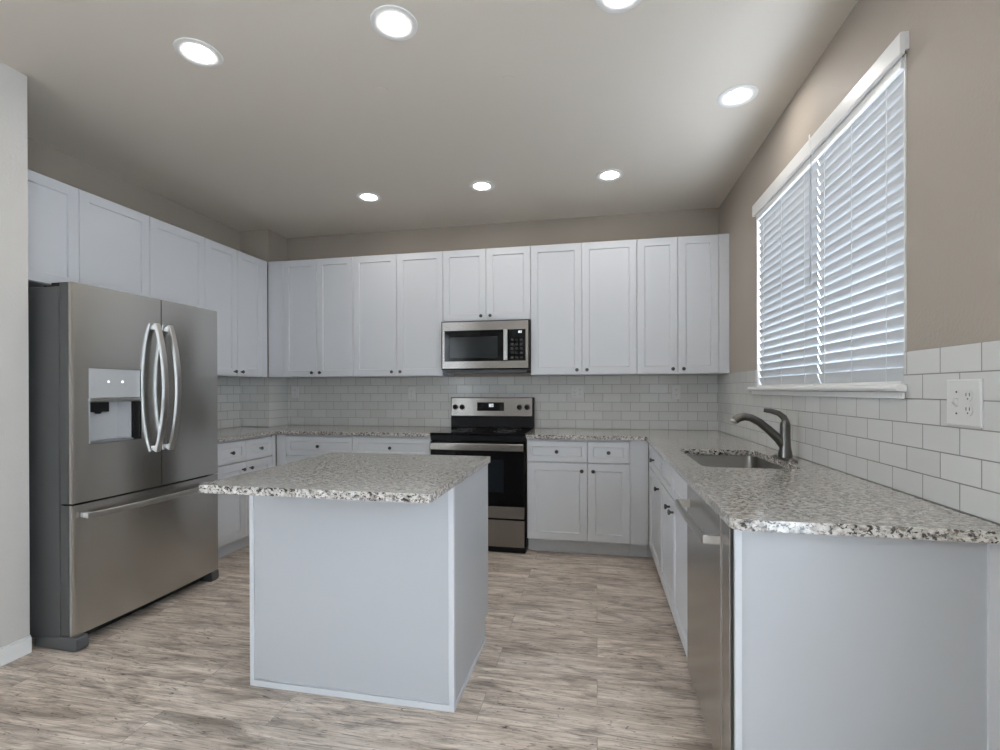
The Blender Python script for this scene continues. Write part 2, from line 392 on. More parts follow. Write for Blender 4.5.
GU = 'white shaker wall cabinets'; GB = 'white shaker base cabinets'
UD = .33 - DT        # wall cabinet box depth
yF = D - .33 + DT    # wall cabinet box front (doors reach D-.33)
KZ = UB + .038
def upper_back(x0, x1, split, z0, label, fillers=(), knobs=True, lo=None, hi=None):
    w_ = x1 - x0; lo = 0 if lo is None else lo - x0; hi = w_ if hi is None else hi - x0; s = split - x0
    fr = [('door', lo, s, z0 + .003, UT - .003, s - .040, z0 + .038), ('door', s, hi, z0 + .003, UT - .003, s + .040, z0 + .038)]
    return cabinet('wall_cabinet', (x0, yF, 0), 0, w_, z0, UT, D - yF - .001, fr, label, 'cabinet', GU, fillers=fillers)
upper_back(-2.985, -2.132, -2.490, UB, 'tall two-door white wall cabinet filling the left corner of the back wall', fillers=[(0, .154)], lo=-2.831)
upper_back(-2.132, -1.293, -1.716, UB, 'tall two-door white wall cabinet directly left of the microwave')
upper_back(-1.293, -.534, -.913, 1.842, 'short two-door white wall cabinet above the microwave')
upper_back(-.534, .316, -.115, UB, 'tall two-door white wall cabinet directly right of the microwave')
upper_back(.316, R - .002, .625, UB, 'tall two-door white wall cabinet in the right corner beside the window wall', fillers=[(.925 - .316, R - .002 - .316)], hi=.925)
# left wall: rotz=+90deg, local x -> world y, local -y -> world +x
xF = L + .33 - DT
def upper_left(y0, y1, z0, splits, knobs, label, fillers=()):
    fr = []
    ys = [y0] + splits + [y1 if not fillers else y0 + fillers[0][0]]
    for i in range(len(ys) - 1):
        fr.append(('door', ys[i] - y0, ys[i + 1] - y0, z0 + .003, UT - .003, knobs[i] - y0 if knobs[i] is not None else None, z0 + (.038 if z0 < 1.5 else .020)))
    return cabinet('wall_cabinet', (xF, y0, 0), PI / 2, y1 - y0, z0, UT, xF - L - .001, fr, label, 'cabinet', GU, fillers=fillers)
ZS = 1.852
upper_left(1.850, 2.772, ZS, [2.311], [2.271, 2.351], 'short two-door white wall cabinet above the refrigerator, nearest the near wall')
upper_left(2.772, 3.246, ZS, [], [2.812], 'short single-door white wall cabinet above the far edge of the refrigerator')
upper_left(3.246, 3.973, UB, [3.590], [3.550, 3.630], 'tall two-door white wall cabinet right of the refrigerator on the left wall', fillers=[(3.905 - 3.246, 3.973 - 3.246)])

# base cabinets
BF = .63 - DT         # base box front distance from wall
ZD0, ZD1, ZW0, ZW1 = .118, .702, .711, .866
def base(loc, rot, w_, cols, label, fillers=(), body=.61, lo=.112):
    fr = []
    for u0, u1, top, ku, dku in cols:
        fr.append((top, u0, u1, ZW0, ZW1, (u0 + u1) / 2 if top == 'drawer' else None, (ZW0 + ZW1) / 2))
        fr.append(('door', u0, u1, ZD0, ZD1, dku, ZD1 - .055))
    return cabinet('base_cabinet', loc, rot, w_, lo, CT - CTH - .0015, body, fr, label, 'cabinet', GB, toe=1, fillers=fillers)
yB = D - BF; bd = BF - .012
base((-.528, yB, 0), 0, .460, [(.003, .460, 'drawer', 0, .460 - .042)], 'wide white base cabinet with one drawer directly right of the range', body=bd)
base((-.068, yB, 0), 0, .309, [(0, .309, 'drawer', 0, .042)], 'narrow white base cabinet on the back wall between the wider one and the corner', body=bd)
t = base((.241, yB, 0), 0, .130, [], 'plain white corner filler base between back and right cabinet rows', fillers=[(0, .130)], body=bd)
MB().box(.131, .225, .065, .080, .0005, .1105).build('toe_kick', 'cab', t)
base((-2.686, yB, 0), 0, .707, [(.092, .707, 'drawer', 0, .66)], 'white base cabinet with one wide drawer in the left back corner', fillers=[(0, .092)], body=bd)
base((-1.979, yB, 0), 0, .679, [(0, .676, 'drawer', 0, .04)], 'white base cabinet with one wide drawer directly left of the range', body=bd)
# left wall run
xB = L + BF
base((xB, 2.990, 0), PI / 2, .684, [(.01, .327, 'drawer', 0, .327 - .042), (.327, .640, 'drawer', 0, .327 + .042)], 'white base cabinet with two small drawers right of the refrigerator', fillers=[(.641, .684)], body=bd)
# right wall run: rotz=-90: local x -> world -y ; origin at far end
xG = R - BF
base((xG, 3.674, 0), -PI / 2, .634, [(.05, .634, 'drawer', 0, .634 - .05)], 'white base cabinet under the worktop beyond the sink on the window side', fillers=[(0, .049)], body=bd)
# sink base is an open topped carcass (the bowl hangs inside)
t = thing('sink_cabinet', (xG, 3.040, 0), 'white two-door sink cabinet between the dishwasher and the corner', 'cabinet', GB, -PI / 2)
W = .930; z0, z1 = .112, CT - CTH - .0015
MB().box(.001, .02, .0008, bd, z0, z1).box(W - .02, W - .001, .0008, bd, z0, z1).box(.02, W - .02, .0008, bd, z0, z0 + .02).box(.02, W - .02, bd - .01, bd, z0 + .02, z1).box(.02, W - .02, .0008, .02, z1 - .19, z1).build('body', 'cab_in', t)
MB().box(.001, W - .001, .065, bd - .01, .0005, z0 - .0005).build('toe_kick', 'cab', t)
for u0, u1, ku in ((0, .465, .465 - .06), (.465, .93, .465 + .06)):
    MB().shaker(u0 + .0017, u1 - .0017, ZW0, ZW1, -DT, DT - .0005, rail=.04).build('false_front', 'cab', t)
    d = MB().shaker(u0 + .0017, u1 - .0017, ZD0, ZD1, -DT, DT - .0005).build('door', 'cab', t)
    knob(d, ku, -DT, ZD1 - .055)
# end panel of the right run
EY = 1.430
t = thing('end_panel', ((R + .373) / 2, EY, 0), 'broad plain white end panel closing the right worktop run, facing the room', 'panel', world=True)
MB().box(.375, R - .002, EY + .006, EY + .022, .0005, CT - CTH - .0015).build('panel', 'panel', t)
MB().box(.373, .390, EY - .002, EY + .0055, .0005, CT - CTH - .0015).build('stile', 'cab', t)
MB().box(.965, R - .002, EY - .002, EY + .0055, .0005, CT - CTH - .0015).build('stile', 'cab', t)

# ------------------------------------------------------------------ worktops
SKX0, SKX1, SKY0, SKY1 = .462, .866, 2.275, 2.935
fr_x, fr_y = R - .651, D - .651
yn = 1.372
outer = [(-.529, D - .0101)] + [(-.529, fr_y)] + [(fr_x, fr_y)] + arc(fr_x + .03, yn + .03, .03, 180, 270, 6) + [(R - .0105, yn), (R - .0105, D - .0101)]
wt = MB().prism(outer, CT - CTH, CT, [rrect(SKX0, SKX1, SKY0, SKY1, .040)])
tag(wt.build('granite_worktop', 'granite', bevel=.003), 'speckled granite worktop from the range round the corner under the window, holding the sink', 'worktop')
outer = [(-1.297, D - .0101), (-1.297, fr_y), (L + .651, fr_y), (L + .651, 2.86), (L + .0101, 2.86), (L + .0101, CHY - .0101), (CHX + .0101, CHY - .0101), (CHX + .0101, D - .0101)]
wt = MB().prism(outer[::-1], CT - CTH, CT)
tag(wt.build('granite_worktop', 'granite', bevel=.003), 'speckled granite worktop left of the range, running round to the refrigerator', 'worktop')

# ------------------------------------------------------------------ sink
t = thing('kitchen_sink', ((SKX0 + SKX1) / 2, (SKY0 + SKY1) / 2, .70), 'stainless undermount sink bowl set in the granite below the window', 'sink', world=True)
zt = CT - CTH - .001
def rr(e, r, z): return [(x, y, z) for x, y in rrect(SKX0 - e, SKX1 + e, SKY0 - e, SKY1 + e, r)]
bowl = MB()
bowl.rings([rr(.012, .067, zt), rr(.004, .058, zt - .0005), rr(.003, .057, zt - .004), rr(-.002, .055, zt - .17), rr(-.014, .05, zt - .185), rr(-.04, .04, zt - .190), rr(-.15, .03, zt - .194)], cap=False)
vs_ = [v for v in bowl.bm.verts if abs(v.co.z - (zt - .194)) < 1e-6]
bowl.bm.faces.new(vs_)
b_ = bowl.build('bowl', 'sink', t, smooth=50)
sm = b_.modifiers.new('thick', 'SOLIDIFY'); sm.thickness = .0015; sm.offset = -1
MB().lathe([(.042, .0), (.045, .003), (.03, .002), (.028, -.001)], ((SKX0 + SKX1) / 2, (SKY0 + SKY1) / 2, zt - .190), 'z', 24).build('drain', 'steel_bar', t, smooth=40)

# faucet
FX, FY = .904, 2.590
t = thing('faucet', (FX, FY, CT + .0005), 'dark brushed single-lever pull-out faucet behind the sink', 'faucet', world=True)
MB().rings([[(x, y, CT + z) for x, y in rrect(FX - .028 - g, FX + .028 + g, FY - .105 - g, FY + .105 + g, .027 + g, 6)] for z, g in ((.0008, 0), (.006, 0), (.011, -.006))]).build('base_plate', 'faucet', t, smooth=40)
MB().lathe([(.033, .011), (.031, .03), (.025, .06), (.023, .12), (.0235, .15), (.0235, .168), (.020, .182), (.010, .190)], (FX, FY, CT), 'z', 24).build('body', 'faucet', t, smooth=40)
pth = [(FX - .002, FY, CT + .055), (FX - .030, FY, CT + .100), (FX - .075, FY, CT + .145), (FX - .118, FY, CT + .182), (FX - .155, FY, CT + .202), (FX - .185, FY, CT + .208), (FX - .212, FY, CT + .201), (FX - .230, FY, CT + .187)]
MB().sweep(pth, [.020, .022, .020, .019, .019, .020, .021, .020], up=(0, 1, 0), n=16).build('spout', 'faucet', t, smooth=40)
MB().sweep([(FX - .2295, FY, CT + .1875), (FX - .236, FY, CT + .178)], [.019, .018], up=(0, 1, 0), n=16).build('spray_head', 'steel_bar', t, smooth=40)
MB().sweep([(FX + .004, FY, CT + .180), (FX - .006, FY, CT + .205), (FX - .030, FY, CT + .225), (FX - .065, FY, CT + .236), (FX - .096, FY, CT + .240)], [.017, .015, .013, .012, .010], [.013, .010, .007, .005, .004], up=(0, 1, 0), n=12).build('lever', 'faucet', t, smooth=40)

# ------------------------------------------------------------------ dishwasher
t = thing('dishwasher', (.68, 1.783, 0), 'stainless dishwasher under the worktop between end panel and sink cabinet', 'dishwasher', world=True)
y0, y1 = 1.560, 2.108
MB().box(.392, .96, 1.475, y1 - .003, .10, .872).build('tub', 'dark', t)
MB().box(.430, .93, 1.49, y1 - .02, .0005, .0995).build('toe_kick', 'blackplastic', t)
prof = [(.391, .100), (.370, .100), (.366, .107), (.366, .869), (.370, .875), (.391, .875)]
door = MB().rings([[(x, y, z) for x, z in prof] for y in (y0, y1)]).build('door', 'steel_y', t, bevel=.002)
MB().rings([[(x + .003, y, z) for x, z in prof] for y in (1.472, y0 - .003)]).build('side_trim', 'steel_y', t, bevel=.002)
MB().box(.372, .391, y0 + .012, y1 - .012, .8755, .8805).build('control_strip', 'blackplastic', t)
zh = .800
hb = MB().sweep([(.322, y0 + .006, zh), (.318, y0 + .13, zh), (.315, (y0 + y1) / 2, zh), (.316, y1 - .17, zh), (.318, y1 - .055, zh)], .007, .0135, up=(0, 0, 1), square=True)
hb.box(.316, .3658, y0 + .002, y0 + .024, zh - .0135, zh + .0135).box(.313, .3658, y1 - .071, y1 - .049, zh - .0135, zh + .0135)
hb.build('handle', 'steel_bar', door, bevel=.002)

# ------------------------------------------------------------------ island
t = thing('kitchen_island', (-1.0, 2.13, 0), 'white panelled island base standing in the middle of the floor', 'island', world=True)
ix0, ix1, iy0, iy1 = -1.450, -.551, 1.812, 2.432
zI = CT - CTH - .0015
MB().box(ix0 + .004, ix1 - .004, iy0 + .004, iy1 - .02, .115, zI).box(ix0 + .004, ix1 - .004, iy0 + .004, iy1 - .075, .0005, .115).build('body', 'cab', t)
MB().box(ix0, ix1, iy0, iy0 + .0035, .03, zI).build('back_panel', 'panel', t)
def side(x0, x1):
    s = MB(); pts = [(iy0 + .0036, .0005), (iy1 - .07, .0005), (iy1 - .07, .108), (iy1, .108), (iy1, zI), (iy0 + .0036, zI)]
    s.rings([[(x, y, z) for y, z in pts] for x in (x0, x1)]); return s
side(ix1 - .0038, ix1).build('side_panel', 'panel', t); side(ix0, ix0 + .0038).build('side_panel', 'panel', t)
tr = MB().box(ix1 - .018, ix1 + .002, iy0 - .005, iy0 - .0004, .0005, zI).box(ix1 + .0004, ix1 + .005, iy0 - .005, iy0 + .014, .0005, zI)
tr.build('corner_trim', 'cab', t, bevel=.001)
MB().box(ix0 - .001, ix0 + .019, iy0 - .005, iy0 - .0004, .0005, zI).build('corner_trim', 'cab', t, bevel=.001)
MB().box(ix0 + .019, ix1 - .018, iy0 - .006, iy0 - .0004, .0005, .026).build('base_trim', 'cab', t, bevel=.001)
MB().box(ix1 + .0004, ix1 + .006, iy0 + .014, iy1 - .072, .0005, .022).build('base_trim', 'cab', t, bevel=.001)
W = (ix1 - ix0 - .008) / 2
for k in range(2):
    d = MB(); a = ix0 + .004 + k * W
    for (za, zb, r, nm) in ((ZW0, ZW1, .04, 'drawer'), (ZD0, ZD1, .057, 'door')):
        d = MB().shaker(-(a + W - .002), -(a + .002), za, zb, -(iy1 + .0005), DT, rail=r)
        bmesh.ops.rotate(d.bm, verts=d.bm.verts, cent=(0, 0, 0), matrix=Matrix.Rotation(PI, 3, 'Z'))
        # rotated: front now faces +y
        d = d.build(nm, 'cab', t)
        kx = a + W / 2 if nm == 'drawer' else (a + W - .04 if k == 0 else a + .04)
        kk = MB().lathe([(.006, 0), (.006, .012), (.0085, .016), (.0135, .020), (.0145, .024), (.0125, .028), (.004, .030)], (kx, iy1 + .001, (za + zb) / 2 if nm == 'drawer' else zb - .055), 'y', 16)
        kk.build('knob', 'knob', d, smooth=40)
jx0, jx1, jy0, jy1 = -1.430, -.537, 1.512, 2.440
wt = MB().prism(rrect(jx0, jx1, jy0, jy1, .012, 5), CT - CTH, CT)
tag(wt.build('granite_worktop', 'granite', bevel=.003), 'speckled granite slab on the white island, overhanging towards the room', 'worktop')

# ------------------------------------------------------------------ refrigerator
t = thing('refrigerator', (-2.87, 2.33, 0), 'tall stainless french-door refrigerator with bottom freezer drawer', 'refrigerator', world=True)
fy0, fy1, fxf, fxb = 1.872, 2.787, -2.469, -2.541
MB().box(L + .03, fxb - .012, fy0 + .003, fy1 - .003, .045, 1.765).build('case', 'casegrey', t, bevel=.004)
MB().box(fxb - .0118, fxb + .0, fy0 + .014, fy1 - .014, .08, 1.755).build('gasket', 'dark', t)
def curve(y): return fxf - .016 * ((y - (fy0 + fy1) / 2) / ((fy1 - fy0) / 2)) ** 2 + .012
def plate(mb, y0, y1, z0, z1, xb=fxb + .001, n=None, e0=0, e1=0):
    n = n or max(1, int((y1 - y0) / .02))
    ring = []
    for i in range(n + 1):
        y = y0 + (y1 - y0) * i / n; x = curve(y)
        if e0 and i == 0: x -= .003
        if e1 and i == n: x -= .003
        ring.append((x, y))
    ring += [(xb, y1), (xb, y0)]
    mb.rings([[(x, y, z) for x, y in ring] for z in (z0, z1)])
ym, zs = 2.347, .7125
dy0, dy1, dz0, dz1 = 1.948, 2.222, .992, 1.372
mb = MB()
plate(mb, fy0, fy0 + .008, zs, 1.782, e0=1, n=1)
plate(mb, fy0 + .008, dy0, zs, 1.782); plate(mb, dy1, ym - .003, zs, 1.782)
plate(mb, dy0, dy1, zs, dz0); plate(mb, dy0, dy1, dz1, 1.782)
mb.box(fxb + .001, fxb + .006, dy0, dy1, dz0, dz1)
ldoor = mb.build('door', 'steel_y', t, smooth=30, merge=True)
mb = MB(); plate(mb, ym + .003, fy1 - .008, zs, 1.782); plate(mb, fy1 - .008, fy1, zs, 1.782, e1=1, n=1)
rdoor = mb.build('door', 'steel_y', t, smooth=30, merge=True)
mb = MB(); plate(mb, fy0, fy0 + .008, .072, zs - .010, e0=1, n=1); plate(mb, fy0 + .008, fy1 - .008, .072, zs - .010); plate(mb, fy1 - .008, fy1, .072, zs - .010, e1=1, n=1)
fdrawer = mb.build('freezer_drawer', 'steel_y', t, smooth=30, merge=True)
# door side liners (dark edges)
MB().box(fxb + .002, fxf - .022, fy0 - .0015, fy0 - .0003, .073, zs - .011).build('edge_liner', 'casegrey', fdrawer)
MB().box(fxb + .002, fxf - .022, fy0 - .0015, fy0 - .0003, zs + .001, 1.781).build('edge_liner', 'casegrey', ldoor)
# handles
def vhandle(y, par):
    zt_, zb_ = 1.635, .915; P = []
    for i in range(13):
        q = i / 12; z = zb_ + (zt_ - zb_) * q
        P.append((-2.440 + .056 * math.sin(PI * q) ** .8, y, z))
    h = MB().sweep(P, .010, .0155, up=(0, 1, 0), square=True)
    h.box(-2.475, -2.436, y - .011, y + .011, zt_ - .032, zt_ - .008).box(-2.475, -2.436, y - .011, y + .011, zb_ + .008, zb_ + .032)
    h.build('handle', 'steel_bar', par, bevel=.001)
vhandle(2.302, ldoor); vhandle(2.388, rdoor)
P = []
for i in range(13):
    q = i / 12; y = 1.915 + (2.715 - 1.915) * q
    P.append((-2.438 + .036 * math.sin(PI * q) ** .7, y, .648))
h = MB().sweep(P, .0085, .014, up=(0, 0, 1), square=True)
h.box(-2.478, -2.434, 1.922, 1.948, .637, .659).box(-2.478, -2.434, 2.682, 2.708, .637, .659)
h.build('handle', 'steel_bar', fdrawer, bevel=.001)
# ice and water dispenser
xd = curve(2.08) - .001
dsp = MB().box(xd - .02, xd - .002, dy0 + .002, dy1 - .002, 1.222, dz1 - .002)
dsp = dsp.build('dispenser_panel', 'silverplastic', ldoor, bevel=.002)
MB().rings([[(x, y, z) for x, z in ((xd - .02, 1.220), (xd + .004, 1.220), (xd + .004, 1.206), (xd - .004, 1.200), (xd - .02, 1.206))] for y in (dy0 + .002, dy1 - .002)]).build('dispenser_lip', 'steel_bar', dsp)
for y in (2.045, 2.12): MB().lathe([(.005, 0), (.005, .0012)], (xd - .0019, y, 1.305), 'x', 12).build('indicator_light', 'led', dsp)
cav = MB().box(fxb + .0065, fxb + .010, dy0 + .003, dy1 - .003, dz0 + .003, 1.205)
cav.box(fxb + .0105, xd - .003, dy0 + .002, dy0 + .006, dz0 + .003, 1.205)
cav.rings([[(x, y, z) for x, y in ((fxb + .0105, 2.150), (xd - .012, 2.168), (xd - .012, 2.178), (fxb + .0105, 2.19))] for z in (dz0 + .004, 1.204)])
cav.build('dispenser_recess', 'silverplastic', ldoor)
MB().box(fxb + .0105, xd - .003, dy1 - .040, dy1 - .002, dz0 + .003, 1.205).build('dispenser_side', 'blackplastic', ldoor)
MB().lathe([(.028, 0), (.028, -.02), (.020, -.045), (.012, -.060)], (fxb + .04, 2.02, 1.200), 'z', 16).box(fxb + .012, xd - .01, 1.965, 2.055, 1.150, 1.2045).build('dispenser_nozzle', 'blackplastic', ldoor, smooth=40)
MB().box(fxb + .0105, xd - .002, dy0 + .008, dy1 - .042, dz0 + .002, dz0 + .012).build('drip_tray', 'greyplastic', ldoor)
# hinges, grille, feet
for y in (fy0 + .045, fy1 - .045):
    MB().box(-2.66, fxf - .03, y - .032, y + .032, 1.7655, 1.775).box(-2.62, fxf - .045, y - .025, y + .025, 1.775, 1.788).build('hinge_cover', 'blackplastic', t, bevel=.003)
MB().box(-2.60, -2.535, fy0 + .06, fy1 - .06, .018, .066).build('grille', 'blackplastic', t)
for a, b, xf_ in ((fy0 - .002, fy0 + .055, -2.445), (fy1 - .055, fy1 + .002, -2.472)):
    pf = [(-2.700, .008), (xf_ - .030, .0), (xf_ - .006, .003), (xf_, .014), (xf_, .060), (xf_ - .006, .066), (-2.545, .068), (-2.700, .0445)]
    MB().rings([[(x, y, z + .0005) for x, z in pf] for y in (a, b)]).build('foot', 'footgrey', t, bevel=.002)
MB().box(L + .04, L + .10, fy0 + .02, fy1 - .02, .0005, .045).build('rear_foot', 'blackplastic', t)

# ------------------------------------------------------------------ range
rx0, rx1, ryf = -1.2915, -.5345, D - .655
t = thing('electric_range', ((rx0 + rx1) / 2, D - .33, 0), 'stainless and black electric range with glass cooktop, between the base cabinets', 'range', world=True)
MB().box(rx0, rx1, ryf + .03, D - .02, .03, .902).box(rx0 + .003, rx1 - .003, ryf + .004, ryf + .06, .006, .046).build('body', 'blackplastic', t)
ct = MB().box(rx0, rx1, ryf - .012, D - .085, .9022, .920).build('cooktop', 'blackglass', t, bevel=.004)
for bx, by, br in ((-1.11, 3.84, .105), (-.73, 3.84, .085), (-1.11, 4.07, .075), (-.73, 4.07, .095)):
    o = MB()
    for rr_ in (br, br * .62):
        o.lathe([(rr_, 0), (rr_ + .003, 0), (rr_ + .003, .0003), (rr_, .0003)], (bx, by, .9202), 'z', 40, cap=False)
    o.build('burner_ring', plain('burner_print', (.22, .22, .22), .3), ct)
# back guard
gy = D - .088
MB().box(rx0 - .010, rx1 - .006, gy + .012, D - .022, .9205, 1.190).box(rx0 - .002, rx1 - .010, gy + .004, gy + .0119, .921, 1.020).build('back_guard', 'blackplastic', t, bevel=.004)
g = MB().rings([[(x, y, z) for y, z in ((gy + .0115, 1.022), (gy - .004, 1.024), (gy + .003, 1.183), (gy + .0115, 1.187))] for x in (rx0 - .002, rx1 - .020)]).build('control_panel', 'steel_x', t, bevel=.002)
def yg(z): return gy - .004 + .007 * (z - 1.024) / .159
dp = MB().rings([[(x, yg(z) + d, z) for z, d in ((1.070, -.003), (1.146, -.003), (1.146, .0), (1.070, .0))] for x in (-1.052, -.806)]).build('display', 'blackglass', g)
def seg_digit(mb, x, z, w_, h, y, on, s=.0016):
    segs = {'a': (0, 1, 1, 1), 'g': (0, .5, 1, .5), 'd': (0, 0, 1, 0), 'f': (0, .5, 0, 1), 'b': (1, .5, 1, 1), 'e': (0, 0, 0, .5), 'c': (1, 0, 1, .5)}
    for k in on:
        a, b, c, d_ = segs[k]; mb.box(x + a * w_ - s, x + c * w_ + s, y - .0006, y, z + b * h - s, z + d_ * h + s)
mb = MB()
seg_digit(mb, -.940, 1.108, .012, .022, yg(1.11) - .0032, 'abcdefg'); seg_digit(mb, -.918, 1.108, .012, .022, yg(1.11) - .0032, 'abcdef')
mb.build('clock_digits', 'digit', dp)
for kx in (-1.255, -1.192, -.668, -.600):
    k = MB().lathe([(.0235, -.0005), (.0235, -.008), (.019, -.012), (.0185, -.026), (.016, -.029)], (kx, yg(1.103), 1.103), 'y', 24)
    k.box(kx - .004, kx + .004, yg(1.1) - .034, yg(1.1) - .024, 1.086, 1.120)
    k.build('control_knob', 'blackplastic', g, smooth=40)
# front
MB().box(rx0 + .001, rx1 - .001, ryf, ryf + .0295, .858, .9018).build('front_rail', 'blackplastic', t, bevel=.003)
od = MB().box(rx0 + .003, rx1 - .006, ryf - .012, ryf + .0290, .362, .854).build('oven_door', 'blackglass', t, bevel=.003)
MB().box(-1.12, -.70, ryf - .0135, ryf - .0123, .47, .72).build('window', 'ovenglass', od)
MB().box(rx0 + .004, rx1 - .007, ryf - .0138, ryf + .028, .270, .3605).build('door_trim', 'steel_x', od, bevel=.002)
hd = MB().rings([[(x, y, z) for y, z in ((ryf - .020, .788), (ryf - .036, .788), (ryf - .040, .793), (ryf - .040, .839), (ryf - .036, .844), (ryf - .020, .844))] for x in (rx0 + .004, rx1 - .010)])
hd.box(rx0 + .02, rx0 + .06, ryf - .030, ryf - .0121, .795, .838).box(rx1 - .06, rx1 - .02, ryf - .030, ryf - .0121, .795, .838)
hd.build('handle', 'steel_x', od, bevel=.002)
MB().box(rx0 + .004, rx1 - .007, ryf - .010, ryf + .0295, .050, .256).build('drawer', 'steel_x', t, bevel=.003)
for x in (rx0 + .05, rx1 - .05):
    for y in (ryf + .07, D - .10): MB().lathe([(.018, 0), (.018, .008), (.010, .01), (.010, .029)], (x, y, .0005), 'z', 12).build('foot', 'blackplastic', t)

# ------------------------------------------------------------------ microwave
mx0, mx1, mf = -1.2905, -.5365, D - .400
t = thing('microwave', ((mx0 + mx1) / 2, D - .2, 1.405), 'stainless over-range microwave with black glass door below the short cabinet', 'microwave', world=True)
MB().box(mx0, mx1, mf + .022, D - .011, 1.425, 1.835).build('body', 'blackplastic', t)
MB().box(mx0 + .03, mx1 - .03, mf + .06, D - .05, 1.404, 1.4245).build('vent_underside', 'greyplastic', t)
fr = MB(); X0, X1 = mx0 + .014, mx1 - .008
fr.box(X0, X1, mf, mf + .0215, 1.754, 1.826).box(X0, X1, mf, mf + .0215, 1.437, 1.496).box(X0, X0 + .020, mf, mf + .0215, 1.496, 1.754).box(X1 - .022, X1, mf, mf + .0215, 1.496, 1.754)
fr.build('front_frame', 'steel_x', t, merge=False)
dg = MB().box(X0 + .0205, -.752, mf + .002, mf + .0213, 1.4965, 1.7535).build('door', 'blackglass', t)
MB().box(X0 + .065, -.800, mf + .0008, mf + .0018, 1.525, 1.700).build('window', 'mwglass', dg)
hm = MB().box(-.746, -.712, mf - .030, mf - .018, 1.500, 1.755).box(-.740, -.718, mf - .0178, mf + .002, 1.510, 1.535).box(-.740, -.718, mf - .0178, mf + .002, 1.720, 1.745)
hm.build('handle', 'steel_bar', dg, bevel=.004)
kp = MB().box(-.751, X1 - .0225, mf + .002, mf + .0213, 1.4965, 1.7535).build('keypad', 'blackglass', t)
mb = MB(); seg_digit(mb, -.625, 1.725, .009, .014, mf + .0018, 'abcdefg', .0012); seg_digit(mb, -.610, 1.725, .009, .014, mf + .0018, 'abcdef', .0012)
mb.build('clock_digits', 'digit', kp)
mb = MB()
for i in range(3):
    for j in range(5): mb.box(-.690 + i * .038, -.668 + i * .038, mf + .0012, mf + .0019, 1.515 + j * .036, 1.533 + j * .036)
mb.build('buttons', plain('keypad_print', (.014, .014, .015), .3), kp)

# ------------------------------------------------------------------ blinds
def blind(y0, y1, label):
    t = thing('window_blind', (R, (y0 + y1) / 2, WZ0 + .004), label, 'blind', 'white slatted blinds in the kitchen window', world=True)
    MB().box(R - .012, R + .040, y0, y1, WZ1 - .043, WZ1 - .004).build('head_rail', 'trim', t)
    pitch = .0433; top = WZ1 - .062; n = 24; mb = MB(); a = math.radians(69); hw = .0250
    xc = R + .012
    for i in range(n):
        z = top - i * pitch
        # slightly crowned slat: inner (room) edge up
        pts = []
        for k in range(5):
            s = -1 + k / 2.0; cr = .0022 * (1 - s * s)
            u = s * hw
            pts.append((xc + u * math.cos(a) - cr * math.sin(a), z - u * math.sin(a) - cr * math.cos(a)))
        back = [(x + .0024 * math.sin(a), zz + .0024 * math.cos(a)) for x, zz in pts[::-1]]
        mb.rings([[(x, y, zz) for x, zz in pts + back] for y in (y0 + .002, y1 - .002)])
    mb.build('slats', 'slat', t)
    zb = top - (n - 1) * pitch - .030
    MB().box(xc - .022, xc + .022, y0 + .002, y1 - .002, zb - .008, zb + .008).build('bottom_rail', 'trim', t, bevel=.002)
    for fy in (.14, .5, .86):
        y = y0 + (y1 - y0) * fy
        MB().box(xc - .020, xc - .0188, y - .001, y + .001, zb, WZ1 - .044).build('ladder_cord', 'trim', t)
    return t
ymid = 2.488
b1 = blind(WY0 + .010, ymid - .003, 'white slatted window blind, the right one nearer the outlet')
b2 = blind(ymid + .003, WY1 - .022, 'white slatted window blind, the left one nearer the wall cabinets')
v = MB().rings([[(x, y, z) for x, z in ((R - .014, 2.352), (R - .026, 2.352), (R - .029, 2.358), (R - .029, 2.418), (R - .026, 2.424), (R - .014, 2.424))] for y in (1.808, 3.335)])
v.box(R - .014, R - .0005, 1.808, 1.818, 2.366, 2.424).box(R - .014, R - .0005, 3.325, 3.335, 2.366, 2.424)
v = v.build('valance', 'trim', bevel=.001)
tag(v, 'long white valance board across the top of both window blinds', 'valance')
MB().box(R - .031, R - .0292, ymid - .006, ymid + .006, 2.350, 2.440).build('clip', 'trim', v)
wd = MB().lathe([(.004, 0), (.005, .02), (.0035, .05), (.0035, .53)], (R - .036, 2.462, 1.735), 'z', 8).lathe([(.002, .53), (.002, .60)], (R - .034, 2.462, 1.735), 'z', 8)
tag(wd.build('tilt_wand', plain('wand_plastic', (.35, .36, .37), .3), smooth=40), 'thin grey tilt wand hanging between the two window blinds', 'blind wand')

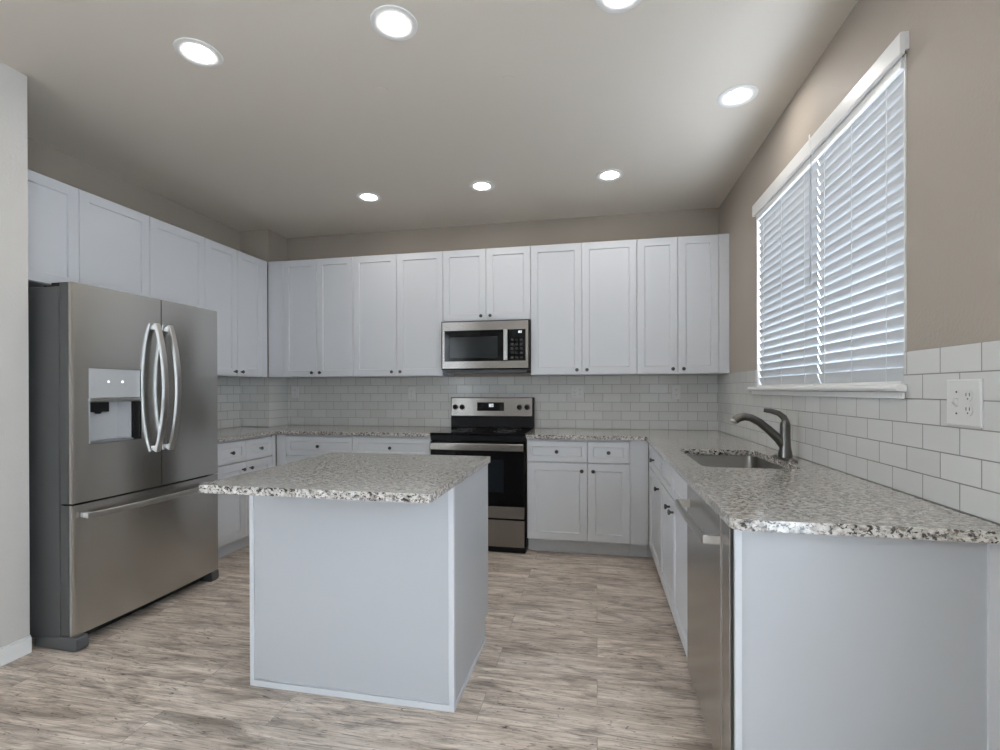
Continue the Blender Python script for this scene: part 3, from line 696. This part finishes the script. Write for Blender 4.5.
# ------------------------------------------------------------------ outlets and switches
def screw(mb, x, y, z): mb.lathe([(.003, 0), (.003, -.0006)], (x, y, z), 'y', 8)
def wall_plate(name, loc, rotz, w_, label, kinds, cat, h=.118):
    t = thing(name, loc, label, cat, None, rotz)
    MB().rings([[(x, y, z) for x, z in ((-w_ / 2 + g, -h / 2 + g), (w_ / 2 - g, -h / 2 + g), (w_ / 2 - g, h / 2 - g), (-w_ / 2 + g, h / 2 - g))] for y, g in ((-.0003, 0), (-.0035, 0), (-.006, .004))]).build('cover_plate', 'plate', t)
    for cx, k in kinds:
        if k == 'duplex':
            m = MB()
            for dz in (-.0195, .0195): m.lathe([(.016, -.0061), (.016, -.0085)], (cx, 0, dz), 'y', 20)
            rc = m.build('receptacle', 'plate', t)
            m = MB()
            for dz in (-.0195, .0195):
                for dx in (-.006, .006): m.box(cx + dx - .001, cx + dx + .001, -.0092, -.0086, dz - .001, dz + .008)
                m.lathe([(.0022, -.0086), (.0022, -.0092)], (cx, 0, dz - .008), 'y', 8)
            m.build('slots', 'slot', rc)
        else:
            MB().rings([[(cx + x, y, z) for x, z in ((-.005, a), (.005, a), (.005, b), (-.005, b))] for y, a, b in ((-.0061, -.012, .012), (-.016, .002, .012))]).build('toggle', 'plate', t)
            mm = MB()
            for dz in (-.030, .030): screw(mm, cx, -.0061, dz)
            mm.build('screws', 'slot', t)
    return t
yw = D - TT - .0005
wall_plate('outlet_plate', (-.165, yw, 1.238), 0, .115, 'wide white switch plate on the back tiles just right of the range', [(-.023, 'toggle'), (.023, 'duplex')], 'outlet')
wall_plate('outlet_plate', (.660, yw, 1.234), 0, .072, 'narrow white outlet on the back tiles near the right corner', [(0, 'duplex')], 'outlet')
wall_plate('outlet_plate', (-2.925, yw, 1.238), 0, .072, 'white outlet on the back tiles in the left corner', [(0, 'duplex')], 'outlet')
wall_plate('outlet_plate', (-1.705, yw, 1.225), 0, .072, 'white outlet on the back tiles left of the range', [(0, 'duplex')], 'outlet')
wall_plate('outlet_plate', (R - TT - .0005, 1.553, 1.218), -PI / 2, .130, 'large white switch and outlet plate on the tiles right of the window', [(-.023, 'toggle'), (.023, 'duplex')], 'outlet', h=.130)

# ------------------------------------------------------------------ ceiling lights
def make_light(label):
    t = thing('recessed_light', (0, 0, H), label, 'ceiling light', 'round recessed ceiling lights')
    MB().lathe([(.096, -.0005), (.095, -.005), (.088, -.007), (.060, -.004), (.056, -.0008)], (0, 0, 0), 'z', 40, cap=False).build('trim_ring', 'trim', t, smooth=40)
    MB().lathe([(.0555, -.0008), (.054, -.0032), (.040, -.0045), (.001, -.005)], (0, 0, 0), 'z', 40).build('lens', 'lamp', t, smooth=60)
    return t
spots = [(-1.744, 1.862, 'round recessed ceiling light nearest the refrigerator, at the upper left'),
         (-.815, 1.872, 'large round recessed ceiling light above the island'),
         (.094, 1.900, 'round recessed ceiling light cut off by the top of the picture'),
         (.715, 2.688, 'round recessed ceiling light over the sink beside the window'),
         (-1.744, 3.514, 'round recessed ceiling light at the far left, before the back cabinets'),
         (-.830, 3.494, 'round recessed ceiling light in front of the microwave cabinets'),
         (.094, 3.498, 'round recessed ceiling light at the far right, before the back cabinets')]
first = None
for x, y, lb in spots:
    o = make_light(lb) if first is None else copy_tree(first)
    first = first or o
    o.location = (x, y, H); o['label'] = lb
cp = MB().lathe([(.030, -.0005), (.030, -.003), (.024, -.004)], (-1.057, 2.276, H), 'z', 24)
tag(cp.build('ceiling_cap', 'ceiling'), 'small flush round cap in the ceiling, left one of the two', 'ceiling cap', 'flush ceiling caps')
cp = MB().lathe([(.030, -.0005), (.030, -.003), (.024, -.004)], (-.419, 2.318, H), 'z', 24)
tag(cp.build('ceiling_cap', 'ceiling'), 'small flush round cap in the ceiling, right one of the two', 'ceiling cap', 'flush ceiling caps')

for o in bpy.data.objects:
    if '_world' in o: del o['_world']
